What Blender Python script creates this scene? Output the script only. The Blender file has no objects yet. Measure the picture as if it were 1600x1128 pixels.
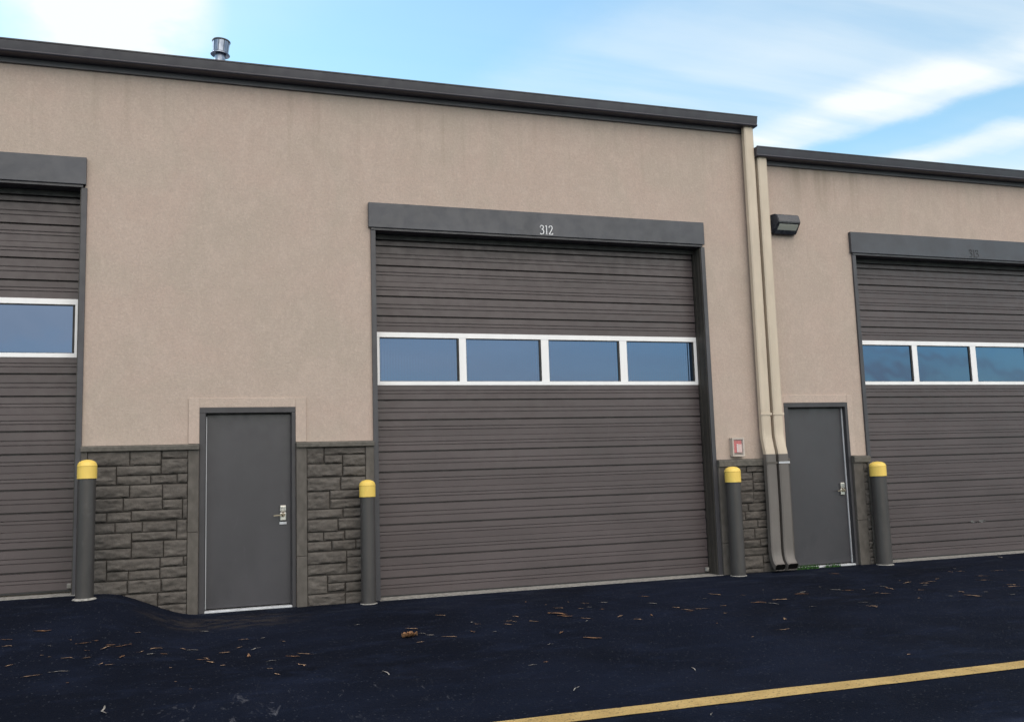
import bpy, bmesh, math, random
from mathutils import Vector, Matrix, noise
R = math.radians
rnd = random.Random(7)
C = bpy.context.scene.collection
sc = bpy.context.scene

# ---------------------------------------------------------------- camera
cd = bpy.data.cameras.new('camera'); cam = bpy.data.objects.new('camera', cd); C.objects.link(cam); sc.camera = cam
YAW, PIT, ROL = 0.32437, 0.117594, -0.031781
fw = Vector((math.sin(YAW)*math.cos(PIT), math.cos(YAW)*math.cos(PIT), math.sin(PIT)))
rt = Vector((math.cos(YAW), -math.sin(YAW), 0)); up = rt.cross(fw)
r2 = math.cos(ROL)*rt + math.sin(ROL)*up; u2 = -math.sin(ROL)*rt + math.cos(ROL)*up
cam.matrix_world = Matrix(((r2.x, u2.x, -fw.x, 0), (r2.y, u2.y, -fw.y, -10.8085), (r2.z, u2.z, -fw.z, 1.41747), (0, 0, 0, 1)))
cd.sensor_fit = 'HORIZONTAL'; cd.sensor_width = 36; cd.lens = 36*1452.7/1600
cd.clip_start = .05; cd.clip_end = 2000

# ---------------------------------------------------------------- sky, sun, exposure
SUN_EL, SUN_AZ = 38, -40
w = bpy.data.worlds.new('World'); sc.world = w; w.use_nodes = True
nt = w.node_tree; nt.nodes.clear(); N = nt.nodes.new; LK = nt.links.new
def mth(op, a=None, b=None, tree=None, clamp=False):
    t = tree or nt; n = t.nodes.new('ShaderNodeMath'); n.operation = op; n.use_clamp = clamp
    for i, v in enumerate((a, b)):
        if v is None: continue
        if isinstance(v, (int, float)): n.inputs[i].default_value = v
        else: t.links.new(v, n.inputs[i])
    return n.outputs[0]
sky = N('ShaderNodeTexSky'); sky.sky_type = 'NISHITA'; sky.sun_disc = False
sky.sun_elevation = R(SUN_EL); sky.sun_rotation = R(SUN_AZ); sky.air_density = 1.0; sky.dust_density = .35; sky.ozone_density = 2.0
tc = N('ShaderNodeTexCoord'); sx = N('ShaderNodeSeparateXYZ'); LK(tc.outputs['Generated'], sx.inputs[0])
zz = mth('ADD', mth('MAXIMUM', sx.outputs[2], 0.0), .12)
cx = N('ShaderNodeCombineXYZ'); LK(mth('DIVIDE', sx.outputs[0], zz), cx.inputs[0]); LK(mth('DIVIDE', sx.outputs[1], zz), cx.inputs[1])
def clouds(rot, scl, seed, nscale, lo, hi, dist):
    mp = N('ShaderNodeMapping'); mp.inputs['Rotation'].default_value = (0, 0, R(rot)); mp.inputs['Scale'].default_value = scl
    mp.inputs['Location'].default_value = (seed, seed*1.7, 0); LK(cx.outputs[0], mp.inputs[0])
    nz = N('ShaderNodeTexNoise'); nz.inputs['Scale'].default_value = nscale; nz.inputs['Detail'].default_value = 7
    nz.inputs['Roughness'].default_value = .55; nz.inputs['Distortion'].default_value = dist; LK(mp.outputs[0], nz.inputs['Vector'])
    mr = N('ShaderNodeMapRange'); mr.interpolation_type = 'SMOOTHSTEP'
    mr.inputs['From Min'].default_value = lo; mr.inputs['From Max'].default_value = hi; LK(nz.outputs[0], mr.inputs['Value'])
    return mr.outputs[0]
def ramp0(v, lo, hi):
    mr = N('ShaderNodeMapRange'); mr.interpolation_type = 'SMOOTHSTEP'; LK(v, mr.inputs['Value']); mr.inputs['From Min'].default_value = lo; mr.inputs['From Max'].default_value = hi
    return mr.outputs[0]
def blob(dx, dy, dz, c0, c1):
    v = N('ShaderNodeVectorMath'); v.operation = 'DOT_PRODUCT'; LK(tc.outputs['Generated'], v.inputs[0]); v.inputs[1].default_value = Vector((dx, dy, dz)).normalized()
    mr = N('ShaderNodeMapRange'); mr.interpolation_type = 'SMOOTHSTEP'; mr.inputs['From Min'].default_value = math.cos(R(c0)); mr.inputs['From Max'].default_value = math.cos(R(c1))
    LK(v.outputs['Value'], mr.inputs['Value']); return mr.outputs[0]
streaks = clouds(-57, (.34, 1.5, 1), 2.3, 1.15, .45, .75, .6)
# drawn-out cirrus bands, all lying along one wind direction
sp2 = N('ShaderNodeSeparateXYZ'); LK(cx.outputs[0], sp2.inputs[0])
wn = N('ShaderNodeTexNoise'); wn.inputs['Scale'].default_value = 2.2; wn.inputs['Detail'].default_value = 6; wn.inputs['Roughness'].default_value = .6; LK(cx.outputs[0], wn.inputs['Vector'])
nn = mth('ADD', mth('ADD', mth('MULTIPLY', sp2.outputs[0], .839), mth('MULTIPLY', sp2.outputs[1], .545)), mth('MULTIPLY', mth('SUBTRACT', wn.outputs[0], .5), .26))
cr = N('ShaderNodeValToRGB'); LK(mth('DIVIDE', nn, 3.0), cr.inputs[0]); cr.color_ramp.interpolation = 'EASE'
stops = [(.45, .06), (.66, .15), (.86, .14), (1.05, .04), (1.28, .05), (1.5, .36), (1.62, .46), (1.78, .42), (1.94, 1.0), (2.01, .75), (2.09, .05), (2.2, .12), (2.29, .75), (2.38, .35), (2.55, .6), (2.9, .6)]
e = cr.color_ramp.elements; e[0].position = 0; e[0].color = (0, 0, 0, 1); e[1].position = stops[-1][0]/3; e[1].color = (stops[-1][1],)*3+(1,)
for p_, v_ in stops[:-1]:
    el = e.new(p_/3); el.color = (v_, v_, v_, 1)
fib = clouds(57, (.5, 3.2, 1), 4.1, 1.6, .22, .70, .35)
bands = mth('MULTIPLY', cr.outputs[0], mth('ADD', mth('MULTIPLY', fib, .8), .42))
puff = clouds(10, (1, 1, 1), 3.1, 2.6, .28, .60, .3)
near = mth('MULTIPLY', blob(-.085, .89, .45, 6.5, 1.0), puff)
backstr = mth('MULTIPLY', clouds(-70, (.5, 1.3, 1), 5.2, .75, .40, .62, .8), mth('MULTIPLY', ramp0(sp2.outputs[1], .2, -.2), .9))
mask = mth('ADD', .06, mth('ADD', mth('ADD', bands, mth('MULTIPLY', near, 1.3)), backstr), clamp=True)
def cmix(f, a, b, blend='MIX'):
    n = N('ShaderNodeMix'); n.data_type = 'RGBA'; n.blend_type = blend
    for k_, v_ in (('Factor', f), ('A', a), ('B', b)):
        if isinstance(v_, (int, float, tuple)): n.inputs[k_].default_value = v_
        else: LK(v_, n.inputs[k_])
    return n.outputs['Result']
tint = cmix(1.0, sky.outputs[0], (.86, 1.09, .98, 1), 'MULTIPLY')
front = cmix(mask, tint, (4.2, 4.45, 4.5, 1))
# unseen bank of bright cloud behind the camera, added to light the facade
back = mth('MULTIPLY', blob(.05, -.72, .69, 52, 22), mth('ADD', mth('MULTIPLY', clouds(30, (1, 1, 1), 7.7, 1.2, .3, .6, .4), .5), .5))
allc = cmix(back, front, (13.5, 12.4, 11.0, 1))
bg = N('ShaderNodeBackground'); bg.inputs['Strength'].default_value = .1; LK(allc, bg.inputs['Color'])
wo = N('ShaderNodeOutputWorld'); LK(bg.outputs[0], wo.inputs[0])
sl = bpy.data.lights.new('sun', 'SUN'); sl.energy = 3.0; sl.angle = R(.5); sl.color = (1, .95, .88)
so = bpy.data.objects.new('sun', sl); C.objects.link(so)
sd = Vector((math.sin(R(SUN_AZ))*math.cos(R(SUN_EL)), math.cos(R(SUN_AZ))*math.cos(R(SUN_EL)), math.sin(R(SUN_EL))))
so.rotation_euler = sd.to_track_quat('Z', 'Y').to_euler(); so.location = (0, 30, 30)
sc.view_settings.view_transform = 'Standard'; sc.view_settings.look = 'None'; sc.view_settings.gamma = 1
sc.view_settings.exposure = 1.22

# ---------------------------------------------------------------- materials
def newmat(name, base, rough=.6, spec=.5, metal=0.0):
    m = bpy.data.materials.new(name); m.use_nodes = True
    b = m.node_tree.nodes['Principled BSDF']
    b.inputs['Base Color'].default_value = (*base, 1); b.inputs['Roughness'].default_value = rough
    b.inputs['Specular IOR Level'].default_value = spec; b.inputs['Metallic'].default_value = metal
    return m, b
def mixc(t, fac, a, b, blend='MIX'):
    n = t.nodes.new('ShaderNodeMix'); n.data_type = 'RGBA'; n.blend_type = blend
    for key, v in (('Factor', fac), ('A', a), ('B', b)):
        if isinstance(v, tuple): n.inputs[key].default_value = (*v, 1) if len(v) == 3 else v
        elif isinstance(v, (int, float)): n.inputs[key].default_value = v
        else: t.links.new(v, n.inputs[key])
    return n.outputs['Result']
def ntex(t, scale, detail=4, scl=(1, 1, 1), rough=.55, dist=0, loc=(0, 0, 0)):
    g = t.nodes.new('ShaderNodeNewGeometry'); mp = t.nodes.new('ShaderNodeMapping')
    mp.inputs['Scale'].default_value = scl; mp.inputs['Location'].default_value = loc; t.links.new(g.outputs['Position'], mp.inputs[0])
    n = t.nodes.new('ShaderNodeTexNoise'); n.inputs['Scale'].default_value = scale; n.inputs['Detail'].default_value = detail
    n.inputs['Roughness'].default_value = rough; n.inputs['Distortion'].default_value = dist; t.links.new(mp.outputs[0], n.inputs['Vector'])
    return n.outputs[0]
def ramp(t, v, lo, hi, a=0.0, b=1.0):
    n = t.nodes.new('ShaderNodeMapRange'); n.interpolation_type = 'SMOOTHSTEP'; t.links.new(v, n.inputs['Value'])
    n.inputs['From Min'].default_value = lo; n.inputs['From Max'].default_value = hi
    n.inputs['To Min'].default_value = a; n.inputs['To Max'].default_value = b
    return n.outputs[0]
def bump(t, b, h, strength, dist=.01):
    n = t.nodes.new('ShaderNodeBump'); n.inputs['Strength'].default_value = strength; n.inputs['Distance'].default_value = dist
    t.links.new(h, n.inputs['Height']); t.links.new(n.outputs[0], b.inputs['Normal'])
def painted(name, base, rough, var=.12, spec=.5, scale=6, streak=(1, 1, .25), bs=.05, scuff=0):
    """worn paint: faint streaky variation and a soft orange-peel bump"""
    m, b = newmat(name, base, rough, spec); t = m.node_tree
    c2 = tuple(c*(1-var*1.6) for c in base); c3 = tuple(min(1, c*(1+var)) for c in base)
    col = mixc(t, ramp(t, ntex(t, scale, 5, streak), .3, .7), c2, c3)
    col = mixc(t, ramp(t, ntex(t, 1.1, 3), .35, .7, 0, .5), col, tuple(c*(1-var) for c in base))
    if scuff:
        k = mth('MULTIPLY', ramp(t, ntex(t, 7, 6, (1.5, 1.5, .5), .7, 1.0), .60, .70), scuff, t)
        col = mixc(t, k, col, tuple(min(1, c*1.9+.03) for c in base))
        k = mth('MULTIPLY', ramp(t, ntex(t, 4, 5, (2, 2, .35), .6, .5, (9, 2, 4)), .55, .75), scuff*1.2, t, True)
        col = mixc(t, k, col, tuple(c*.55 for c in base))
    t.links.new(col, b.inputs['Base Color'])
    t.links.new(ramp(t, ntex(t, 9, 3), .3, .7, rough-.07, rough+.1), b.inputs['Roughness'])
    bump(t, b, ntex(t, 180, 2), bs, .004)
    return m
M = {}
def stucco(name, base, swirl):
    m, b = newmat(name, base, .93, .2); t = m.node_tree
    warm = tuple((base[0]*1.02, base[1]*.98, base[2]*.97)); green = (base[0]*.93, base[1]*.955, base[2]*.93)
    col = mixc(t, ramp(t, ntex(t, .9, 5, dist=.8), .36, .64), warm, green)
    col = mixc(t, ramp(t, ntex(t, 3.2, 6, (1, 1, .7), .62, 1.2), .38, .68, 0, .55), col, tuple(c*1.12 for c in base))
    col = mixc(t, ramp(t, ntex(t, 11, 6, (1, 1, .55), .65, 2.2), .36, .66, 0, .45), col, tuple(c*.86 for c in base))
    col = mixc(t, ramp(t, ntex(t, 17, 4, (1, 1, .8), .6, 3.0, (4, 1, 7)), .52, .70, 0, .5), col, tuple(c*1.17 for c in base))
    col = mixc(t, ramp(t, ntex(t, 38, 4, rough=.7), .3, .72, .0, .42), col, tuple(c*.74 for c in base))
    # rain streaks running down from the gutter
    if swirl:
        st = ramp(t, ntex(t, 3.0, 5, (2.2, 1, .06)), .50, .72)
        g = t.nodes.new('ShaderNodeNewGeometry'); s = t.nodes.new('ShaderNodeSeparateXYZ'); t.links.new(g.outputs['Position'], s.inputs[0])
        hi = ramp(t, s.outputs[2], 4.6, 5.9)
        spot = mth('MULTIPLY', ramp(t, s.outputs[0], 7.7, 8.0), mth('SUBTRACT', 1.0, ramp(t, s.outputs[0], 8.6, 9.6), t), t)
        spot = mth('MULTIPLY', spot, ramp(t, ntex(t, 2.0, 4, (2.2, 1, .12), loc=(3, 0, 0)), .42, .66), t)
        k = mth('MULTIPLY', hi, mth('ADD', mth('MULTIPLY', st, .28, t), mth('MULTIPLY', spot, .75, t), t), t, True)
        col = mixc(t, k, col, (base[0]*.55, base[1]*.57, base[2]*.5))
    t.links.new(col, b.inputs['Base Color'])
    h = mixc(t, .5, ntex(t, 90, 5, rough=.7), ntex(t, 20, 4, dist=1.5))
    bump(t, b, h, .55, .012)
    return m
TAN = (.480, .392, .350)
M['stucco'] = stucco('stucco', TAN, True)
M['surround'] = stucco('smooth_stucco', tuple(c*1.06 for c in TAN), False)
M['tan_metal'] = painted('tan_metal', (.56, .475, .385), .45, .07, scuff=.15)
M['door'] = painted('brown_steel', (.083, .067, .072), .42, .09, .45, 3, (.35, 1, 1), .05, .10)
M['trim'] = painted('grey_trim', (.055, .054, .065), .42, .12, scuff=.15)
M['header'] = painted('header_metal', (.056, .059, .075), .40, .1, .5, 2.0, (1, 1, 1), .05, .08)
M['reveal'] = painted('brown_reveal', (.048, .043, .039), .55, .15)
M['gutter'] = painted('gutter_metal', (.034, .033, .048), .38, .1, .5, 3, (.4, 1, 1))
M['fascia'] = painted('fascia_metal', (.085, .085, .102), .45, .1, .5, 3, (.4, 1, 1))
M['entry'] = painted('entry_door_paint', (.049, .0475, .057), .40, .07, .5, 2.5, (1, 1, .5), .08, .10)
M['eframe'] = painted('entry_frame_paint', (.045, .043, .051), .45, .12)
M['pilaster'] = painted('pilaster_paint', (.108, .098, .091), .75, .14, .3, 14, (1, 1, .6), .3)
M['ledge'] = painted('ledge_paint', (.115, .107, .098), .75, .18, .3, 22, (1, 1, 1), .4)
M['white'] = painted('white_vinyl', (.86, .86, .9), .35, .03)
M['gasket'] = painted('dark_gasket', (.02, .02, .022), .6, .1)
M['strip'] = painted('pale_strip', (.55, .57, .62), .4, .12)
M['post'] = painted('bollard_paint', (.053, .0495, .051), .40, .12, .5, 5, (1, 1, .2), .1, .22)
M['yellow'] = painted('yellow_plastic', (.82, .58, .13), .45, .07, .5, 8, (1, 1, .3), .05, .16)
M['concrete'] = painted('concrete', (.30, .29, .28), .9, .25, .2, 20, (1, 1, 1), .5)
M['black'], _ = newmat('black_shade', (.004, .004, .004), .9, .1)
M['bronze'] = painted('bronze_housing', (.040, .045, .060), .24, .15)
M['steel'], b = newmat('satin_nickel', (.62, .6, .57), .32, .5, .85)
M['lever'], b = newmat('worn_brass', (.30, .26, .20), .4, .5, .7)
M['galv'], b = newmat('galvanised', (.36, .40, .48), .32, .5, .8); t = M['galv'].node_tree
t.links.new(mixc(t, ramp(t, ntex(t, 14, 4, (1, 1, .3)), .35, .65), (.16, .19, .26), (.34, .38, .46)), b.inputs['Base Color'])
M['keys'] = painted('grey_keys', (.2, .2, .22), .5, .1)
M['chalk'] = painted('chalk', (.16, .16, .165), .8, .1); M['red'] = painted('red_plastic', (.55, .05, .07), .4, .1)
M['pink'] = painted('faded_label', (.60, .42, .42), .5, .12)
M['clear'], b = newmat('clear_cover', (.9, .88, .86), .15, .5); b.inputs['Alpha'].default_value = .07
M['beige'] = painted('beige_box', (.50, .44, .40), .5, .1)
M['lens'], b = newmat('lamp_lens', (.5, .52, .48), .12, .8)
M['digit'] = painted('white_digits', (.82, .83, .88), .45, .05)
M['ghost'] = painted('digit_residue', (.055, .062, .07), .6, .15)
def glass(name, ribs):
    m, b = newmat(name, (.004, .008, .016), .05, .5); t = m.node_tree
    b.inputs['IOR'].default_value = 2.35
    b.inputs['Specular Tint'].default_value = (.43, .62, 1, 1)
    if ribs:
        g = t.nodes.new('ShaderNodeNewGeometry'); wv = t.nodes.new('ShaderNodeTexWave'); wv.inputs['Scale'].default_value = 9; wv.inputs['Distortion'].default_value = .6
        wv.inputs['Detail'].default_value = 2; t.links.new(g.outputs['Position'], wv.inputs['Vector'])
        col = mixc(t, ramp(t, wv.outputs['Fac'], .2, .9), (.002, .006, .014), (.014, .028, .046)); t.links.new(col, b.inputs['Base Color'])
        bump(t, b, wv.outputs['Fac'],  .075, .01)
    else:
        bump(t, b, ntex(t, 1.3, 2), .22, .02)
    return m
M['glass'] = glass('tinted_glass', False); M['glass_rib'] = glass('ribbed_tinted_glass', True)
def stone():
    m, b = newmat('split_stone', (.07, .064, .058), .85, .3); t = m.node_tree
    col = mixc(t, ramp(t, ntex(t, 2.6, 3), .35, .65), (.072, .064, .060), (.100, .089, .083))
    col = mixc(t, ramp(t, ntex(t, 16, 5, (.7, 1, 1.6)), .4, .75, 0, .65), col, (.145, .132, .124))
    col = mixc(t, ramp(t, ntex(t, 60, 3), .5, .8, 0, .5), col, (.045, .04, .038))
    t.links.new(col, b.inputs['Base Color']); bump(t, b, ntex(t, 45, 5, rough=.65), .5, .012)
    return m
M['stone'] = stone()
M['pipe'] = painted('grey_pipe', (.135, .122, .117), .5, .1, scuff=.15); M['mortar'], _ = newmat('dark_mortar', (.050, .045, .042), .95, .1)
def asphalt():
    m, b = newmat('asphalt', (.02, .024, .034), .85, .06); t = m.node_tree
    a0 = (.0056, .0080, .0172)
    col = mixc(t, ramp(t, ntex(t, .55, 5, dist=.6), .35, .68), tuple(c*.72 for c in a0), tuple(c*1.28 for c in a0))
    col = mixc(t, ramp(t, ntex(t, 3.5, 6, (.5, 1, 1), .7), .48, .74, 0, .7), col, tuple(c*2.0 for c in a0))
    # aggregate speckle
    vo = t.nodes.new('ShaderNodeTexVoronoi'); vo.inputs['Scale'].default_value = 48; g = t.nodes.new('ShaderNodeNewGeometry'); t.links.new(g.outputs['Position'], vo.inputs['Vector'])
    sp = t.nodes.new('ShaderNodeSeparateColor'); t.links.new(vo.outputs['Color'], sp.inputs[0])
    spk = mth('MULTIPLY', ramp(t, sp.outputs[0], .86, .99), ramp(t, vo.outputs['Distance'], .5, .1), t)
    col = mixc(t, mth('MULTIPLY', spk, .5, t), col, (.085, .09, .105))
    col = mixc(t, ramp(t, ntex(t, 240, 2), .62, .8, 0, .35), col, (.035, .036, .045))
    s = t.nodes.new('ShaderNodeSeparateXYZ'); t.links.new(g.outputs['Position'], s.inputs[0])
    def spot(x0, y0, rx, ry):
        dx = mth('DIVIDE', mth('SUBTRACT', s.outputs[0], x0, t), rx, t); dy = mth('DIVIDE', mth('SUBTRACT', s.outputs[1], y0, t), ry, t)
        d = mth('ADD', mth('MULTIPLY', dx, dx, t), mth('MULTIPLY', dy, dy, t), t); return ramp(t, d, 1.0, .05)
    # tracked-in dust in front of the entry door, pale scrapes and dark oil drops
    dust = mth('MULTIPLY', spot(.25, -.75, 1.0, .55), ramp(t, ntex(t, 5, 6, (1, 1.6, 1)), .36, .68), t)
    col = mixc(t, mth('MULTIPLY', dust, .75, t), col, (.040, .034, .032))
    scr = mth('MULTIPLY', spot(.55, -4.25, 1.5, 1.1), ramp(t, ntex(t, 6, 7, (1.4, .35, 1), .7, 1.5), .6, .72), t)
    col = mixc(t, mth('MULTIPLY', scr, .75, t), col, (.10, .10, .115))
    edge = mth('MULTIPLY', ramp(t, s.outputs[1], -1.3, -.05), ramp(t, ntex(t, 2.2, 6, (.7, 2, 1)), .5, .72), t)
    col = mixc(t, mth('MULTIPLY', edge, .6, t), col, (.026, .032, .048))
    oil = mth('MULTIPLY', mth('MAXIMUM', spot(1.0, -3.2, .9, .25), spot(8.3, -2.9, .5, .16), t), ramp(t, ntex(t, 4, 5), .42, .6), t)
    col = mixc(t, mth('MULTIPLY', oil, .8, t), col, tuple(c*.45 for c in a0))
    t.links.new(col, b.inputs['Base Color'])
    t.links.new(ramp(t, ntex(t, 1.3, 4), .3, .7, .7, .95), b.inputs['Roughness'])
    bump(t, b, mixc(t, .5, ntex(t, 110, 4, rough=.7), vo.outputs['Distance']), .6, .012)
    return m
M['asphalt'] = asphalt()
def linepaint():
    m, b = newmat('line_paint', (.62, .43, .16), .8, .25); t = m.node_tree
    col = mixc(t, ramp(t, ntex(t, 5, 5), .35, .7), (.47, .31, .115), (.58, .395, .155))
    col = mixc(t, ramp(t, ntex(t, 55, 4, rough=.7), .54, .70), col, (.06, .05, .04))
    t.links.new(col, b.inputs['Base Color']); bump(t, b, ntex(t, 110, 4, rough=.7), .5, .01)
    return m
M['line'] = linepaint()
M['straw'] = painted('dry_straw', (.42, .27, .17), .8, .3, .2, 30); M['bark'] = painted('brown_leaf', (.30, .16, .085), .75, .35, .25, 30)
M['pale'] = painted('pale_fibre', (.34, .31, .28), .8, .2, .2, 30); M['grass'] = painted('weed_green', (.045, .13, .03), .7, .35, .25, 20)

# ---------------------------------------------------------------- mesh helpers
class MB:
    def __init__(s): s.bm = bmesh.new()
    def quad(s, *p): return s.bm.faces.new([s.bm.verts.new(q) for q in p])
    def box(s, x0, x1, y0, y1, z0, z1, bev=0):
        r = bmesh.ops.create_cube(s.bm, size=1)
        for v in r['verts']: v.co = Vector(((x0+x1)/2+v.co.x*(x1-x0), (y0+y1)/2+v.co.y*(y1-y0), (z0+z1)/2+v.co.z*(z1-z0)))
        if bev:
            es = list({e for v in r['verts'] for e in v.link_edges}); bmesh.ops.bevel(s.bm, geom=es, offset=bev, segments=2, affect='EDGES', profile=.5)
    def extrude_x(s, prof, x0, x1, caps=True):
        """prof: list of (y,z), closed, swept from x0 to x1"""
        a = [s.bm.verts.new((x0, y, z)) for y, z in prof]; b = [s.bm.verts.new((x1, y, z)) for y, z in prof]; n = len(prof)
        for i in range(n): s.bm.faces.new((a[i], a[(i+1) % n], b[(i+1) % n], b[i]))
        if caps: s.bm.faces.new(a); s.bm.faces.new(b[::-1])
    def lathe(s, prof, cx, cy, n=40, cap0=False, cap1=False):
        rings = [[s.bm.verts.new((cx+r*math.cos(2*math.pi*i/n), cy+r*math.sin(2*math.pi*i/n), z)) for i in range(n)] for r, z in prof]
        for a, b in zip(rings, rings[1:]):
            for i in range(n): s.bm.faces.new((a[i], a[(i+1) % n], b[(i+1) % n], b[i]))
        if cap0: s.bm.faces.new(rings[0][::-1])
        if cap1: s.bm.faces.new(rings[-1])
    def sweep(s, sec, path, caps=(True, True)):
        """sec: section offsets (x, n) swept along a path in the y-z plane at fixed x"""
        rings = []
        for i, p in enumerate(path):
            a = path[max(0, i-1)]; b = path[min(len(path)-1, i+1)]
            d = Vector((0, b[1]-a[1], b[2]-a[2])).normalized(); nrm = Vector((0, d.z, -d.y))
            rings.append([s.bm.verts.new((p[0]+ox, p[1]+nrm.y*on, p[2]+nrm.z*on)) for ox, on in sec])
        n = len(sec)
        for a, b in zip(rings, rings[1:]):
            for i in range(n): s.bm.faces.new((a[i], a[(i+1) % n], b[(i+1) % n], b[i]))
        if caps[0]: s.bm.faces.new(rings[0][::-1])
        if caps[1]: s.bm.faces.new(rings[-1])
    def build(s, name, mat, parent=None, smooth=0, norm=True):
        if norm: bmesh.ops.recalc_face_normals(s.bm, faces=s.bm.faces[:])
        me = bpy.data.meshes.new(name); s.bm.to_mesh(me); s.bm.free(); me.materials.append(mat)
        if smooth:
            me.polygons.foreach_set('use_smooth', [True]*len(me.polygons))
            try: me.set_sharp_from_angle(angle=R(smooth))
            except Exception: pass
        o = bpy.data.objects.new(name, me); C.objects.link(o)
        if parent:
            o.parent = parent
            o.matrix_parent_inverse = Matrix.Identity(4)
            base = Vector((0, 0, 0)); q = parent
            while q: base += q.location; q = q.parent
            if base.length > 1e-9: me.transform(Matrix.Translation(-base))
        return o
def thing(name, label, cat, loc=(0, 0, 0), group=None):
    o = bpy.data.objects.new(name, None); C.objects.link(o); o.location = loc; o.empty_display_size = .2
    return tag(o, label, cat, group)
def tag(o, label, cat, group=None, kind=None):
    if label: o['label'] = label
    if cat: o['category'] = cat
    if group: o['group'] = group
    if kind: o['kind'] = kind
    return o
def sm(t):
    t = min(1, max(0, t)); return t*t*(3-2*t)
def ground_z(x, y):
    d = max(0, -y)
    b = .285*(1-sm((x+.98)/.98))*(1-sm((d-.4)/3.2))
    return b-.12*sm(d/5.0)

# ---------------------------------------------------------------- ground
xs = [-140, -90, -60, -40, -25, -16, -11, -8, -6]+[-5+.1*i for i in range(0, 71)]+[2.3+.3*i for i in range(0, 48)]+[18, 22, 28, 40, 60, 90, 140]
ys = [-140, -90, -60, -40, -28, -20, -15, -12, -10, -8.5]+[-8+.25*i for i in range(0, 18)]+[-3.5+.1*i for i in range(0, 36)]+[.15, .6, 8, 30, 60, 140]
mb = MB(); grid = [[mb.bm.verts.new((x, y, ground_z(x, y)+(.006*noise.noise((x*.9, y*.9, 3))+.003*noise.noise((x*3, y*3, 9)))*min(1, max(.1, -y*1.2)))) for y in ys] for x in xs]
for i in range(len(xs)-1):
    for j in range(len(ys)-1): mb.bm.faces.new((grid[i][j], grid[i+1][j], grid[i+1][j+1], grid[i][j+1]))
tag(mb.build('asphalt_ground', M['asphalt'], smooth=60), None, None, kind='structure')
mb = MB(); pr = None
for i in range(0, 141):
    x = -4+.15*i; k = (x-1.73)/4.15
    y1 = -5.095-.075*k; y0 = y1-.192+.004*noise.noise((x*2, 0, 1)); y1 += .004*noise.noise((x*2, 5, 1))
    p = [mb.bm.verts.new((x, y, ground_z(x, y)+(.006*noise.noise((x*.9, y*.9, 3))+.003*noise.noise((x*3, y*3, 9)))*min(1, max(.1, -y*1.2))+.005)) for y in (y0, (y0+y1)/2, y1)]
    if pr:
        for a in (0, 1): mb.bm.faces.new((pr[a], p[a], p[a+1], pr[a+1]))
    pr = p
tag(mb.build('yellow_line', M['line']), None, None, kind='structure')

# ---------------------------------------------------------------- the two stepped buildings
XL, XS, XR, BACK = -15.0, 7.215, 17.0, 16.0
tall = thing('warehouse_building', 'taller tan stucco warehouse section with roof vent and the 312 door', 'building', ((XL+XS)/2, 8, 0))
low = thing('warehouse_building', 'lower tan stucco warehouse section on the right whose 313 number has come off', 'building', ((XS+XR)/2, 8, 0))
def front_wall(parent, x0, x1, zt, holes, ytop=0):
    """stucco front with openings (xa, xb, za, zb): shared-vertex faces, reveals 0.3 deep, side and back walls"""
    mb = MB(); xs_ = sorted({x0, x1, *[h[0] for h in holes], *[h[1] for h in holes]}); zs_ = sorted({-.3, zt, *[h[2] for h in holes], *[h[3] for h in holes]})
    for a, b in zip(xs_, xs_[1:]):
        for c, d in zip(zs_, zs_[1:]):
            mx_, mz_ = (a+b)/2, (c+d)/2
            if any(h[0] < mx_ < h[1] and h[2] < mz_ < h[3] for h in holes): continue
            mb.quad((a, 0, c), (b, 0, c), (b, 0, d), (a, 0, d))
    for a, b, c, d in holes:
        mb.quad((a, 0, c), (a, .3, c), (a, .3, d), (a, 0, d)); mb.quad((b, 0, c), (b, 0, d), (b, .3, d), (b, .3, c)); mb.quad((a, 0, d), (a, .3, d), (b, .3, d), (b, 0, d))
        mb.quad((a, .3, c), (b, .3, c), (b, .3, d), (a, .3, d))
    mb.quad((x0, 0, -.3), (x0, 0, zt), (x0, BACK, zt+.5), (x0, BACK, -.3)); mb.quad((x1, 0, -.3), (x1, BACK, -.3), (x1, BACK, zt+.5), (x1, 0, zt))
    mb.quad((x0, BACK, -.3), (x0, BACK, zt+.5), (x1, BACK, zt+.5), (x1, BACK, -.3))
    return mb.build('stucco_wall', M['stucco'], parent, norm=False)
DX1, DZ1, DX3, DE3 = -7.609, .305, 6.90, 7.515
G = (1.93, 6.385, -.3, 4.42)
gh = lambda dx, dz: (G[0]+dx, G[1]+dx, -.3, G[3]+dz)
eh = lambda dx: (-.012+dx, 1.009+dx, -.3, 2.214)
front_wall(tall, XL, XS, 6.02, [gh(0, 0), gh(DX1, DZ1), eh(0)])
front_wall(low, XS+.004, XR, 5.6, [gh(DX3, 0), eh(DE3)])

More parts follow.
